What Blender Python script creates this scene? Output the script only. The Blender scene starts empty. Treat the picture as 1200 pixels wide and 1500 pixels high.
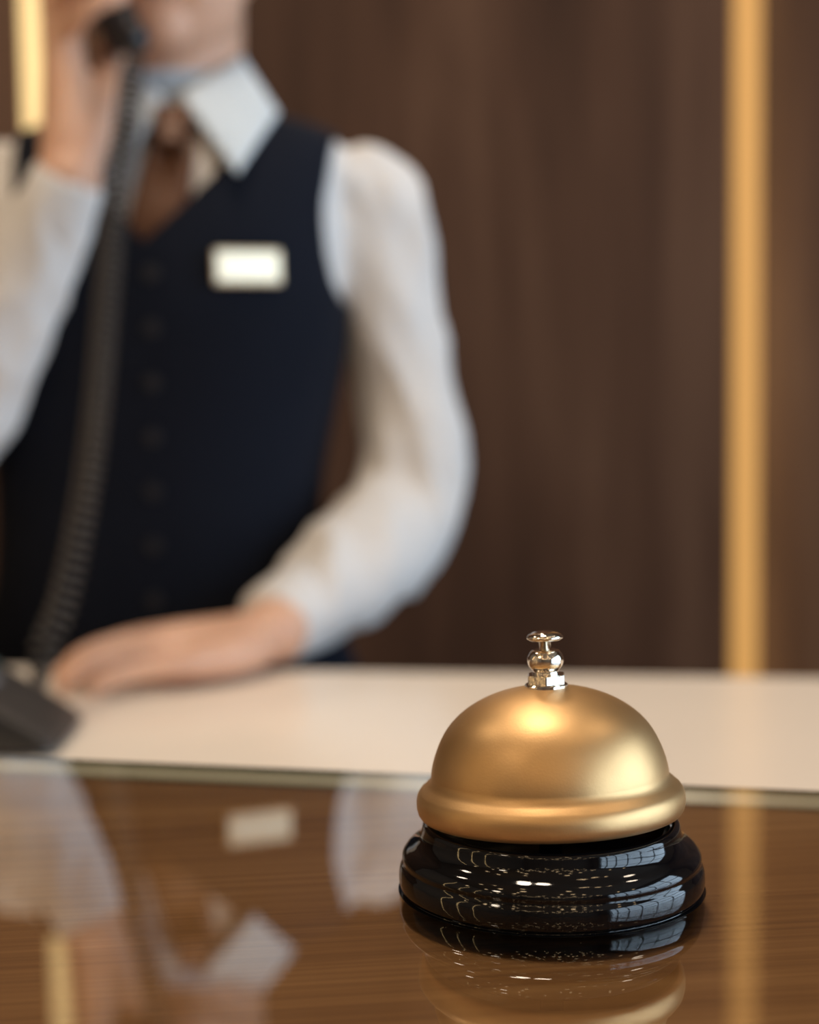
import bpy, bmesh, math, random
from mathutils import Vector, Matrix, noise
from math import sin, cos, pi, radians, sqrt

random.seed(7)
S = bpy.context.scene
COL = S.collection
try:
    S.cycles.use_denoising = True
    S.cycles.max_bounces = 10
    S.cycles.sample_clamp_indirect = 6.0
    S.cycles.caustics_reflective = False
    S.cycles.caustics_refractive = False
except Exception:
    pass
S.view_settings.view_transform = 'Standard'
S.view_settings.look = 'None'
S.view_settings.exposure = 0.0

# ------------------------------------------------------------------ camera
F_PX = 2500.0
CAM_Z = 1.2476
GLASS_Z = 1.10
DESK_Z = 1.016
PITCH = radians(5.14)
ROLL = 0.013
FW = Vector((0, cos(PITCH), -sin(PITCH)))
UP0 = Vector((0, sin(PITCH), cos(PITCH)))
R0 = Vector((1, 0, 0))
RT = R0 * cos(ROLL) - UP0 * sin(ROLL)
UP = UP0 * cos(ROLL) + R0 * sin(ROLL)
EYE = Vector((0, 0, CAM_Z))
cam_d = bpy.data.cameras.new('camera')
cam = bpy.data.objects.new('camera', cam_d)
COL.objects.link(cam)
m = Matrix((RT, UP, -FW)).transposed().to_4x4()
m.translation = EYE
cam.matrix_world = m
cam_d.sensor_fit = 'VERTICAL'
cam_d.sensor_height = 36
cam_d.lens = 60
cam_d.clip_start = 0.01
cam_d.dof.use_dof = True
cam_d.dof.focus_distance = 0.452
cam_d.dof.aperture_fstop = 6.6
S.camera = cam


def ray(px, py):
    return FW + RT * ((px - 600) / F_PX) + UP * ((750 - py) / F_PX)


def P(px, py, Y):
    """survey point: where the sight line through a photo point meets depth Y"""
    d = ray(px, py)
    return EYE + d * (Y / d.y)


def Q(px, py, z):
    d = ray(px, py)
    return EYE + d * ((z - CAM_Z) / d.z)


# ------------------------------------------------------------------ materials
def new_mat(name):
    m = bpy.data.materials.new(name)
    m.use_nodes = True
    nt = m.node_tree
    return m, nt, nt.nodes['Principled BSDF'], nt.nodes['Material Output']


def pbr(name, col, rough=0.5, metal=0.0, spec=0.5, coat=0.0, sheen=0.0, sss=0.0, bump=0.0, bscale=200.0, var=0.0, vscale=8.0, stretch=(1, 1, 1)):
    m, nt, b, out = new_mat(name)
    b.inputs['Base Color'].default_value = (*col, 1)
    b.inputs['Roughness'].default_value = rough
    b.inputs['Metallic'].default_value = metal
    b.inputs['Specular IOR Level'].default_value = spec
    b.inputs['Coat Weight'].default_value = coat
    b.inputs['Coat Roughness'].default_value = 0.03
    if sheen:
        b.inputs['Sheen Weight'].default_value = sheen
    if sss:
        b.inputs['Subsurface Weight'].default_value = sss
        b.inputs['Subsurface Radius'].default_value = (0.012, 0.005, 0.003)
        b.inputs['Subsurface Scale'].default_value = 0.5
    tc = nt.nodes.new('ShaderNodeTexCoord')
    mp = nt.nodes.new('ShaderNodeMapping')
    mp.inputs['Scale'].default_value = stretch
    nt.links.new(tc.outputs['Object'], mp.inputs['Vector'])
    if var:
        n = nt.nodes.new('ShaderNodeTexNoise')
        n.inputs['Scale'].default_value = vscale
        n.inputs['Detail'].default_value = 6
        nt.links.new(mp.outputs['Vector'], n.inputs['Vector'])
        r = nt.nodes.new('ShaderNodeValToRGB')
        r.color_ramp.elements[0].position = 0.3
        r.color_ramp.elements[1].position = 0.7
        r.color_ramp.elements[0].color = (*[c * (1 - var) for c in col], 1)
        r.color_ramp.elements[1].color = (*[min(1, c * (1 + var)) for c in col], 1)
        nt.links.new(n.outputs['Fac'], r.inputs['Fac'])
        nt.links.new(r.outputs['Color'], b.inputs['Base Color'])
    if bump:
        n2 = nt.nodes.new('ShaderNodeTexNoise')
        n2.inputs['Scale'].default_value = bscale
        n2.inputs['Detail'].default_value = 4
        nt.links.new(mp.outputs['Vector'], n2.inputs['Vector'])
        bp = nt.nodes.new('ShaderNodeBump')
        bp.inputs['Strength'].default_value = bump
        bp.inputs['Distance'].default_value = 0.002
        nt.links.new(n2.outputs['Fac'], bp.inputs['Height'])
        nt.links.new(bp.outputs['Normal'], b.inputs['Normal'])
    return m


def wood(name, dark, mid, light, grain_scale, big_scale, rough, spec=0.3, rot=(0, 0, 0), contrast=0.5):
    m, nt, b, out = new_mat(name)
    L = nt.links
    tc = nt.nodes.new('ShaderNodeTexCoord')
    rt = nt.nodes.new('ShaderNodeMapping')
    rt.inputs['Rotation'].default_value = rot
    L.new(tc.outputs['Object'], rt.inputs['Vector'])
    mp = nt.nodes.new('ShaderNodeMapping')
    mp.inputs['Scale'].default_value = grain_scale
    L.new(rt.outputs['Vector'], mp.inputs['Vector'])
    n1 = nt.nodes.new('ShaderNodeTexNoise')
    n1.inputs['Scale'].default_value = 1.0
    n1.inputs['Detail'].default_value = 9
    n1.inputs['Roughness'].default_value = 0.62
    n1.inputs['Distortion'].default_value = 0.35
    L.new(mp.outputs['Vector'], n1.inputs['Vector'])
    mp2 = nt.nodes.new('ShaderNodeMapping')
    mp2.inputs['Scale'].default_value = big_scale
    L.new(rt.outputs['Vector'], mp2.inputs['Vector'])
    n2 = nt.nodes.new('ShaderNodeTexNoise')
    n2.inputs['Scale'].default_value = 1.0
    n2.inputs['Detail'].default_value = 3
    n2.inputs['Distortion'].default_value = 0.8
    L.new(mp2.outputs['Vector'], n2.inputs['Vector'])
    mx = nt.nodes.new('ShaderNodeMix')
    mx.inputs['Factor'].default_value = contrast
    L.new(n1.outputs['Fac'], mx.inputs[2])
    L.new(n2.outputs['Fac'], mx.inputs[3])
    r = nt.nodes.new('ShaderNodeValToRGB')
    e = r.color_ramp.elements
    e[0].position = 0.36
    e[0].color = (*dark, 1)
    e[1].position = 0.66
    e[1].color = (*light, 1)
    k = e.new(0.5)
    k.color = (*mid, 1)
    L.new(mx.outputs[0], r.inputs['Fac'])
    L.new(r.outputs['Color'], b.inputs['Base Color'])
    b.inputs['Roughness'].default_value = rough
    b.inputs['Specular IOR Level'].default_value = spec
    return m


def emit(name, col, strength):
    m, nt, b, out = new_mat(name)
    b.inputs['Base Color'].default_value = (*[c * 0.5 for c in col], 1)
    b.inputs['Emission Color'].default_value = (*col, 1)
    b.inputs['Emission Strength'].default_value = strength
    b.inputs['Roughness'].default_value = 0.6
    return m


M = {}
M['wall_wood'] = wood('dark walnut panelling', (0.043, 0.0190, 0.0100), (0.078, 0.0365, 0.0200), (0.120, 0.062, 0.036),
                      (24, 24, 1.5), (5.5, 5.5, 1.1), 0.6, 0.18, contrast=0.66)
M['counter_wood'] = wood('brown walnut counter top', (0.180, 0.078, 0.028), (0.27, 0.125, 0.046), (0.36, 0.180, 0.072),
                         (6.0, 330, 330), (2.4, 34, 34), 0.55, 0.15, rot=(0, 0, radians(-7)), contrast=0.45)
M['counter_front'] = wood('walnut counter front', (0.03, 0.015, 0.008), (0.07, 0.035, 0.018), (0.1, 0.055, 0.03),
                          (3, 30, 60), (1, 5, 9), 0.5)
M['desk_white'] = pbr('warm white laminate', (0.88, 0.785, 0.685), 0.22, spec=0.35, var=0.03, vscale=3)
M['desk_carcass'] = pbr('beige desk carcass', (0.4, 0.33, 0.26), 0.5, var=0.05)
M['plaster'] = pbr('warm white plaster', (0.20, 0.155, 0.12), 0.9, var=0.05, vscale=2, bump=0.1)
M['ceiling'] = pbr('ceiling plaster', (0.22, 0.165, 0.12), 0.9, var=0.04, vscale=2)
M['floor'] = pbr('polished stone floor', (0.15, 0.11, 0.08), 0.3, var=0.25, vscale=1.5)
M['mullion'] = pbr('dark bronze window frame', (0.03, 0.028, 0.026), 0.4, metal=0.6, var=0.1)
M['gold'] = pbr('satin gold metal', (0.655, 0.415, 0.195), 0.45, metal=1.0, bump=0.03, bscale=1500, var=0.05, vscale=90)
M['black_gloss'] = pbr('black enamel', (0.004, 0.004, 0.005), 0.05, spec=0.5, bump=0.012, bscale=260)
M['chrome'] = pbr('nickel plate', (0.90, 0.84, 0.74), 0.07, metal=1.0, bump=0.05, bscale=900)
M['shirt'] = pbr('white cotton shirt', (0.66, 0.64, 0.63), 0.85, sheen=0.2, bump=0.15, bscale=900, var=0.03)
M['collar'] = pbr('white collar cotton with daylight tint', (0.55, 0.625, 0.69), 0.8, sheen=0.1, bump=0.1, bscale=900, var=0.02)  # white cotton; the cool window light is put into its blue tint
M['vest'] = pbr('dark navy suiting', (0.0050, 0.0068, 0.0135), 0.9, spec=0.15, sheen=0.015, bump=0.2, bscale=1200, var=0.12)
M['trouser'] = pbr('navy trouser cloth', (0.010, 0.012, 0.020), 0.85, bump=0.2, bscale=1000, var=0.1)
M['tie'] = pbr('brown silk tie', (0.105, 0.036, 0.012), 0.45, bump=0.2, bscale=1200, var=0.15, vscale=120)
M['shoe'] = pbr('black shoe leather', (0.012, 0.011, 0.010), 0.3, var=0.1)
M['hair'] = pbr('dark brown hair', (0.035, 0.018, 0.010), 0.45, bump=0.6, bscale=60, stretch=(8, 8, 1), var=0.3, vscale=30)
M['eye'] = pbr('eye white', (0.75, 0.72, 0.68), 0.15, var=0.02)
M['iris'] = pbr('brown iris', (0.05, 0.025, 0.012), 0.1, var=0.2, vscale=300)
M['phone'] = pbr('dark grey phone plastic', (0.040, 0.033, 0.029), 0.42, bump=0.1, bscale=900, var=0.08)
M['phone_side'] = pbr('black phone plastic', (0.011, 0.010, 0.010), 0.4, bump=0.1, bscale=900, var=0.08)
M['handset'] = pbr('black handset plastic', (0.010, 0.010, 0.013), 0.35, var=0.08)
M['key'] = pbr('grey keypad rubber', (0.16, 0.16, 0.17), 0.5, var=0.05)
M['screen'] = pbr('grey display window', (0.10, 0.13, 0.12), 0.1, var=0.05)
M['cord'] = pbr('black brown coiled cord', (0.040, 0.032, 0.026), 0.45, var=0.1)
M['button'] = pbr('navy vest button', (0.006, 0.007, 0.012), 0.5, var=0.1)
M['led_frame'] = pbr('brass led profile', (0.45, 0.28, 0.10), 0.35, metal=1.0, var=0.05)
M['led_left'] = emit('cream led diffuser', (1.0, 0.71, 0.32), 1.0)
M['led_right'] = emit('amber led diffuser', (0.66, 0.335, 0.092), 0.77)
M['side_glow'] = emit('hidden amber side emitter', (1.0, 0.84, 0.40), 6.0)  # for the emitter added out of sight to strengthen the right panel's glow
M['bulb_body'] = pbr('brass bulb socket', (0.5, 0.35, 0.15), 0.3, metal=1.0, var=0.05)

# skin with lip colour from a painted vertex attribute
m, nt, b, out = new_mat('warm skin')
at = nt.nodes.new('ShaderNodeAttribute')
at.attribute_name = 'tone'
nz = nt.nodes.new('ShaderNodeTexNoise')
nz.inputs['Scale'].default_value = 28
nz.inputs['Detail'].default_value = 5
tc = nt.nodes.new('ShaderNodeTexCoord')
nt.links.new(tc.outputs['Object'], nz.inputs['Vector'])
rp = nt.nodes.new('ShaderNodeValToRGB')
rp.color_ramp.elements[0].position = 0.3
rp.color_ramp.elements[1].position = 0.7
rp.color_ramp.elements[0].color = (0.60, 0.34, 0.23, 1)
rp.color_ramp.elements[1].color = (0.70, 0.42, 0.29, 1)
nt.links.new(nz.outputs['Fac'], rp.inputs['Fac'])
mx = nt.nodes.new('ShaderNodeMix')
mx.data_type = 'RGBA'
nt.links.new(at.outputs['Fac'], mx.inputs['Factor'])
nt.links.new(rp.outputs['Color'], mx.inputs[6])
mx.inputs[7].default_value = (0.52, 0.13, 0.12, 1)
nt.links.new(mx.outputs[2], b.inputs['Base Color'])
b.inputs['Roughness'].default_value = 0.48
b.inputs['Subsurface Weight'].default_value = 0.12
b.inputs['Subsurface Radius'].default_value = (0.01, 0.004, 0.002)
b.inputs['Subsurface Scale'].default_value = 0.5
M['skin'] = m

# glass sheet: fresnel mirror over a slightly green clear body (both faces of the sheet counted)
m, nt, b, out = new_mat('counter glass')
nt.nodes.remove(b)
fr = nt.nodes.new('ShaderNodeFresnel')
fr.inputs['IOR'].default_value = 1.52
ad = nt.nodes.new('ShaderNodeMath'); ad.operation = 'ADD'; ad.inputs[1].default_value = 1.0
mu = nt.nodes.new('ShaderNodeMath'); mu.operation = 'MULTIPLY'; mu.inputs[1].default_value = 2.0
dv = nt.nodes.new('ShaderNodeMath'); dv.operation = 'DIVIDE'; dv.use_clamp = True
nt.links.new(fr.outputs[0], ad.inputs[0]); nt.links.new(fr.outputs[0], mu.inputs[0])
nt.links.new(mu.outputs[0], dv.inputs[0]); nt.links.new(ad.outputs[0], dv.inputs[1])
tr = nt.nodes.new('ShaderNodeBsdfTransparent'); tr.inputs['Color'].default_value = (0.97, 0.985, 0.965, 1)
gl = nt.nodes.new('ShaderNodeBsdfGlossy'); gl.inputs['Roughness'].default_value = 0.012; gl.inputs['Color'].default_value = (1, 1, 1, 1)
ms = nt.nodes.new('ShaderNodeMixShader')
nt.links.new(dv.outputs[0], ms.inputs['Fac']); nt.links.new(tr.outputs[0], ms.inputs[1]); nt.links.new(gl.outputs[0], ms.inputs[2])
nt.links.new(ms.outputs[0], out.inputs['Surface'])
M['glass'] = m
m, nt, b, out = new_mat('clear glass underside')
nt.nodes.remove(b)
tr = nt.nodes.new('ShaderNodeBsdfTransparent'); tr.inputs['Color'].default_value = (0.985, 0.995, 0.98, 1)
nt.links.new(tr.outputs[0], out.inputs['Surface'])
M['glass_clear'] = m
# polished glass edge: green at the arris, pale below in place of light guided through the sheet
m, nt, b, out = new_mat('polished glass edge')
tc = nt.nodes.new('ShaderNodeTexCoord'); sp = nt.nodes.new('ShaderNodeSeparateXYZ')
nt.links.new(tc.outputs['Generated'], sp.inputs[0])
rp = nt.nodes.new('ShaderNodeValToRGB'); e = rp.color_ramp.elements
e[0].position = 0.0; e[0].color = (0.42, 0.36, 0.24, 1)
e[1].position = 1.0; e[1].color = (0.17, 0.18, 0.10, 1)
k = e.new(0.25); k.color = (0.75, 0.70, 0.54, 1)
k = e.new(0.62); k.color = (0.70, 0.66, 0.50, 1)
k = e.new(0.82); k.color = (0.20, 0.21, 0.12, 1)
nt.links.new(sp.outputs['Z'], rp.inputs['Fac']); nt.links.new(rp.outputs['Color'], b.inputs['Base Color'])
b.inputs['Roughness'].default_value = 0.16; b.inputs['Specular IOR Level'].default_value = 0.4
M['glass_edge'] = m
# window glazing
m, nt, b, out = new_mat('window glass')
nt.nodes.remove(b)
tr = nt.nodes.new('ShaderNodeBsdfTransparent'); tr.inputs['Color'].default_value = (0.95, 0.97, 0.98, 1)
gl = nt.nodes.new('ShaderNodeBsdfGlossy'); gl.inputs['Roughness'].default_value = 0.0
ms = nt.nodes.new('ShaderNodeMixShader'); ms.inputs['Fac'].default_value = 0.06
nt.links.new(tr.outputs[0], ms.inputs[1]); nt.links.new(gl.outputs[0], ms.inputs[2]); nt.links.new(ms.outputs[0], out.inputs['Surface'])
M['window_glass'] = m
# name badge: brushed pale gold plate
M['badge'] = pbr('polished pale gold plate', (0.90, 0.76, 0.55), 0.33, metal=0.75, bump=0.02, bscale=700, var=0.02)
M['badge_rim'] = pbr('tan metal badge frame', (0.62, 0.48, 0.32), 0.4, metal=0.8, var=0.05)


# ------------------------------------------------------------------ mesh helpers
def link(name, me, mat=None, parent=None, smooth=True):
    o = bpy.data.objects.new(name, me)
    COL.objects.link(o)
    if mat is not None:
        me.materials.append(mat)
    if smooth:
        for p in me.polygons:
            p.use_smooth = True
    if parent is not None:
        o.parent = parent
        o.matrix_parent_inverse = parent.matrix_world.inverted()
    return o


def from_bm(name, bm, mat=None, parent=None, smooth=True):
    bmesh.ops.recalc_face_normals(bm, faces=bm.faces)
    me = bpy.data.meshes.new(name)
    bm.to_mesh(me)
    bm.free()
    return link(name, me, mat, parent, smooth)


def tag(o, label=None, cat=None, group=None, kind=None):
    if label: o['label'] = label
    if cat: o['category'] = cat
    if group: o['group'] = group
    if kind: o['kind'] = kind
    return o


def empty(name, loc, label, cat, group=None):
    o = bpy.data.objects.new(name, None)
    COL.objects.link(o)
    o.empty_display_size = 0.05
    o.location = loc
    bpy.context.view_layer.update()
    return tag(o, label, cat, group)


def box(bm, lo, hi, bevel=0.0, seg=2):
    b2 = bmesh.new()
    bmesh.ops.create_cube(b2, size=1)
    lo, hi = Vector(lo), Vector(hi)
    for v in b2.verts:
        v.co = Vector(((v.co.x + .5) * (hi.x - lo.x) + lo.x, (v.co.y + .5) * (hi.y - lo.y) + lo.y, (v.co.z + .5) * (hi.z - lo.z) + lo.z))
    if bevel:
        bmesh.ops.bevel(b2, geom=list(b2.edges), offset=bevel, segments=seg, profile=0.5, affect='EDGES')
    merge(bm, b2)


def merge(bm, b2, mat=None):
    me = bpy.data.meshes.new('tmp')
    if mat is not None:
        bmesh.ops.transform(b2, matrix=mat, verts=b2.verts)
    b2.to_mesh(me)
    b2.free()
    bm.from_mesh(me)
    bpy.data.meshes.remove(me)


def prism(bm, pts, z0, z1, bevel=0.0):
    """extrude a plan polygon between two heights"""
    b2 = bmesh.new()
    lo = [b2.verts.new((p[0], p[1], z0)) for p in pts]
    hi = [b2.verts.new((p[0], p[1], z1)) for p in pts]
    n = len(pts)
    b2.faces.new(lo[::-1]); b2.faces.new(hi)
    for i in range(n):
        b2.faces.new((lo[i], lo[(i + 1) % n], hi[(i + 1) % n], hi[i]))
    bmesh.ops.recalc_face_normals(b2, faces=b2.faces)
    if bevel:
        bmesh.ops.bevel(b2, geom=list(b2.edges), offset=bevel, segments=2, profile=0.5, affect='EDGES')
    merge(bm, b2)


def lathe(bm, prof, n=128, cap=True):
    rings = []
    for r, z in prof:
        if r < 1e-7:
            rings.append([bm.verts.new((0, 0, z))])
        else:
            rings.append([bm.verts.new((r * cos(2 * pi * i / n), r * sin(2 * pi * i / n), z)) for i in range(n)])
    for a, b in zip(rings[:-1], rings[1:]):
        for i in range(n):
            j = (i + 1) % n
            if len(a) == 1 and len(b) == 1: continue
            if len(a) == 1: bm.faces.new((a[0], b[i], b[j]))
            elif len(b) == 1: bm.faces.new((a[i], a[j], b[0]))
            else: bm.faces.new((a[i], a[j], b[j], b[i]))


def catmull(pts, k):
    """pts: list of tuples/lists of floats; smooth resample, k steps per span"""
    out = []
    n = len(pts)
    for i in range(n - 1):
        p0 = pts[max(i - 1, 0)]; p1 = pts[i]; p2 = pts[i + 1]; p3 = pts[min(i + 2, n - 1)]
        for s in range(k):
            t = s / k
            out.append([0.5 * (2 * b + (c - a) * t + (2 * a - 5 * b + 4 * c - d) * t * t + (-a + 3 * b - 3 * c + d) * t ** 3)
                        for a, b, c, d in zip(p0, p1, p2, p3)])
    out.append(list(pts[-1]))
    return out


def tube(bm, pts, n=20, k=4, cap='round', flat=None):
    """pts: (x,y,z,r) ; swept tube with rounded or flat ends. flat=(axis vector, factor) squashes it"""
    pp = catmull([list(p) for p in pts], k) if k > 1 and len(pts) > 2 else [list(p) for p in pts]
    C = [Vector(p[:3]) for p in pp]
    Rr = [max(p[3], 1e-4) for p in pp]
    T = []
    for i in range(len(C)):
        a = C[max(i - 1, 0)]; b = C[min(i + 1, len(C) - 1)]
        T.append((b - a).normalized())
    if cap == 'round':
        st = []
        for th in (0.12, 0.45, 0.8, 1.15):
            st.append((C[0] - T[0] * Rr[0] * cos(th), Rr[0] * sin(th), T[0]))
        en = []
        for th in (1.15, 0.8, 0.45, 0.12):
            en.append((C[-1] + T[-1] * Rr[-1] * cos(th), Rr[-1] * sin(th), T[-1]))
        seq = st + list(zip(C, Rr, T)) + en
    else:
        seq = list(zip(C, Rr, T))
    ref = Vector((0, 0, 1)) if abs(T[0].z) < 0.9 else Vector((1, 0, 0))
    u = (ref - T[0] * ref.dot(T[0])).normalized()
    rings = []
    for c, r, t in seq:
        u = (u - t * u.dot(t)).normalized()
        v = t.cross(u)
        ring = []
        for i in range(n):
            a = 2 * pi * i / n
            off = (u * cos(a) + v * sin(a)) * r
            if flat:
                ax, f = flat
                off = off - ax * off.dot(ax) * (1 - f)
            ring.append(bm.verts.new(c + off))
        rings.append(ring)
    for a, b in zip(rings[:-1], rings[1:]):
        for i in range(n):
            j = (i + 1) % n
            bm.faces.new((a[i], a[j], b[j], b[i]))
    if cap != 'open':
        bm.faces.new(rings[0][::-1]); bm.faces.new(rings[-1])
    return rings


def ellipsoid(bm, c, r, rot=None, n=24):
    b2 = bmesh.new()
    bmesh.ops.create_uvsphere(b2, u_segments=n, v_segments=n // 2, radius=1)
    mt = Matrix.Translation(Vector(c)) @ (rot.to_4x4() if rot is not None else Matrix.Identity(4)) @ Matrix.Diagonal((*r, 1))
    merge(bm, b2, mt)


def loft(bm, secs, n=72, ex=2.3):
    """secs: (cx, cy, z, a, bf, bb, yaw) : half width, front depth, back depth"""
    rings = []
    for cx, cy, z, a, bf, bb, yaw in secs:
        ring = []
        for i in range(n):
            t = 2 * pi * i / n
            c, s = cos(t), sin(t)
            x = a * math.copysign(abs(c) ** (2 / ex), c)
            y = (bb if s > 0 else bf) * math.copysign(abs(s) ** (2 / ex), s)
            ring.append(bm.verts.new((cx + x * cos(yaw) - y * sin(yaw), cy + x * sin(yaw) + y * cos(yaw), z)))
        rings.append(ring)
    for a, b in zip(rings[:-1], rings[1:]):
        for i in range(n):
            j = (i + 1) % n
            bm.faces.new((a[i], a[j], b[j], b[i]))
    bm.faces.new(rings[0][::-1]); bm.faces.new(rings[-1])


def evaluated(o):
    dg = bpy.context.evaluated_depsgraph_get()
    dg.update()
    me = bpy.data.meshes.new_from_object(o.evaluated_get(dg), depsgraph=dg)
    old = o.data
    o.modifiers.clear()
    o.data = me
    bpy.data.meshes.remove(old)
    return o


def remesh(o, voxel, smooth_it=4, fac=0.5):
    bpy.context.view_layer.update()
    md = o.modifiers.new('r', 'REMESH'); md.mode = 'VOXEL'; md.voxel_size = voxel; md.use_smooth_shade = True
    if smooth_it:
        s = o.modifiers.new('s', 'SMOOTH'); s.factor = fac; s.iterations = smooth_it
    evaluated(o)
    for p in o.data.polygons: p.use_smooth = True
    return o


def boolean(o, cutter_bm):
    bmesh.ops.recalc_face_normals(cutter_bm, faces=cutter_bm.faces)
    me = bpy.data.meshes.new('cut'); cutter_bm.to_mesh(me); cutter_bm.free()
    c = bpy.data.objects.new('cut', me); COL.objects.link(c)
    bpy.context.view_layer.update()
    md = o.modifiers.new('b', 'BOOLEAN'); md.operation = 'DIFFERENCE'; md.object = c; md.solver = 'EXACT'
    evaluated(o)
    bpy.data.objects.remove(c); bpy.data.meshes.remove(me)
    return o


# ------------------------------------------------------------------ room
XL, XR, YF, YB, ZC = -2.6, 3.0, -4.6, 2.56, 3.3


def struct(name, bm, mat, smooth=False):
    o = from_bm(name, bm, mat, None, smooth)
    o['kind'] = 'structure'
    return o


bm = bmesh.new(); box(bm, (XL - .2, YF - .2, -.1), (XR + .2, YB + .2, 0)); struct('floor', bm, M['floor'])
bm = bmesh.new(); box(bm, (XL - .2, YF - .2, ZC), (XR + .2, YB + .2, ZC + .1)); struct('ceiling', bm, M['ceiling'])
bm = bmesh.new(); box(bm, (XL - .2, YF, 0), (XL, YB + .1, ZC)); struct('wall_left', bm, M['plaster'])
bm = bmesh.new(); box(bm, (XL - .2, YF - .2, 0), (XR + .2, YF, ZC)); struct('wall_front', bm, M['plaster'])
# right wall with a big glazed opening
WY0, WY1, WZ0, WZ1 = -3.6, 1.5, 0.5, 3.05
bm = bmesh.new()
box(bm, (XR, YF, 0), (XR + .2, WY0, ZC)); box(bm, (XR, WY1, 0), (XR + .2, YB + .1, ZC))
box(bm, (XR, WY0, 0), (XR + .2, WY1, WZ0)); box(bm, (XR, WY0, WZ1), (XR + .2, WY1, ZC))
struct('wall_right', bm, M['plaster'])
bm = bmesh.new()
for i in range(7):
    y = WY0 + (WY1 - WY0) * i / 6
    box(bm, (XR + .05, y - .03, WZ0), (XR + .12, y + .03, WZ1))
for z in (WZ0 + .03, 1.35, 2.2, WZ1 - .03):
    box(bm, (XR + .05, WY0, z - .03), (XR + .12, WY1, z + .03))
wf = struct('window_1', bm, M['mullion'])
bm = bmesh.new(); box(bm, (XR + .08, WY0, WZ0), (XR + .09, WY1, WZ1))
g = from_bm('glazing', bm, M['window_glass'], wf, False)

# back wall: walnut panels in two planes, the amber strip sits in the step between them
Yw = 2.40
xa0 = P(33, 100, Yw).x; xa1 = P(90, 100, Yw).x           # left strip
xb0 = P(1074, 500, Yw).x; xb1 = P(1112, 500, Yw).x        # right strip
bm = bmesh.new()
box(bm, (XL, YB - .04, 0), (XR, YB + .1, ZC))
box(bm, (XL, Yw, 0), (xa0 - .003, YB, ZC))
box(bm, (xa1 + .003, Yw, 0), (xb0 - .002, YB, ZC))
box(bm, (xb0 - .002, Yw + .06, 0), (XR, YB, ZC))
struct('wall_back', bm, M['wall_wood'])


def strip(name_loc, x0, x1, y0, y1, mat, label):
    t = empty('light_strip', ((x0 + x1) / 2, (y0 + y1) / 2, 0), label, 'light strip', 'vertical light strips on the wood wall')
    bm = bmesh.new(); box(bm, (x0, y0, 0.02), (x1 + (.002 if name_loc else 0), y0 + .009 if name_loc else y1, ZC - .02), 0.002)
    from_bm('diffuser', bm, mat, t, False)
    if name_loc:
        bm = bmesh.new(); box(bm, (x1 + .0003, y0 + .010, 0.02), (x1 + .0018, y1, ZC - .02), 0.0005)
        from_bm('hidden_side_emitter', bm, M['side_glow'], t, False)  # added behind the front diffuser to throw a glow on the recessed panel
    bm = bmesh.new()
    box(bm, (x0 - .001, y1, 0.0), (x1 + .001, y1 + .012, ZC))
    from_bm('profile', bm, M['led_frame'], t, False)


strip(0, xa0, xa1, Yw - .004, Yw + .03, M['led_left'], 'bright cream vertical light strip on the wood wall behind the raised hand')
strip(1, xb0, xb1, Yw + .004, Yw + .045, M['led_right'], 'amber gold vertical light strip on the wood wall at the right')

# ------------------------------------------------------------------ counter, glass sheet, desk
gA = Q(-300, 1107 - 300 * .0425, GLASS_Z); gB = Q(1500, 1158 + 300 * .0425, GLASS_Z)
dirx = (gB - gA).normalized()
XC0, XC1 = -1.6, 1.7


def on_line(a, d, x):
    return a + d * ((x - a.x) / d.x)


gl0 = on_line(gA, dirx, XC0); gl1 = on_line(gA, dirx, XC1)
nrm = Vector((-dirx.y, dirx.x, 0))          # towards the staff side
TH = 0.0052
front0 = gl0 - nrm * 0.60; front1 = gl1 - nrm * 0.60
t = empty('reception_counter', ((gl0 + front1) / 2).to_tuple()[:2] + (0,), 'brown walnut guest counter with horizontal grain under the glass sheet', 'counter')
bm = bmesh.new()
off = nrm * 0.002
prism(bm, [front0, front1, gl1 - off, gl0 - off], GLASS_Z - TH - .03, GLASS_Z - TH - .0006)
from_bm('worktop', bm, M['counter_wood'], t, False)
bm = bmesh.new()
i1 = nrm * 0.03
prism(bm, [front0 + i1, front1 + i1, gl1 - i1, gl0 - i1], 0.08, GLASS_Z - TH - .0305)
from_bm('front_panel', bm, M['counter_front'], t, False)
bm = bmesh.new(); i2 = nrm * 0.06
prism(bm, [front0 + i2, front1 + i2, gl1 - i2, gl0 - i2], 0.0, 0.0795)
from_bm('plinth', bm, M['mullion'], t, False)

t = empty('glass_sheet', ((gl0 + front1) / 2).to_tuple()[:2] + (GLASS_Z - TH,), 'clear glass sheet with pale green edge lying on the wooden counter', 'glass sheet')
e = nrm * 0.0007
bm = bmesh.new()
v = [bm.verts.new((p.x, p.y, GLASS_Z)) for p in (front0, front1, gl1 - e, gl0 - e)]
bm.faces.new(v)
v = [bm.verts.new((p.x, p.y, GLASS_Z - TH)) for p in (front0, front1, gl1 - e, gl0 - e)]
bm.faces.new(v[::-1])
me = bpy.data.meshes.new('pane'); bm.to_mesh(me); bm.free()
o = link('pane', me, M['glass'], t, False)
me.materials.append(M['glass_clear'])
me.polygons[1].material_index = 1
bm = bmesh.new()
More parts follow.
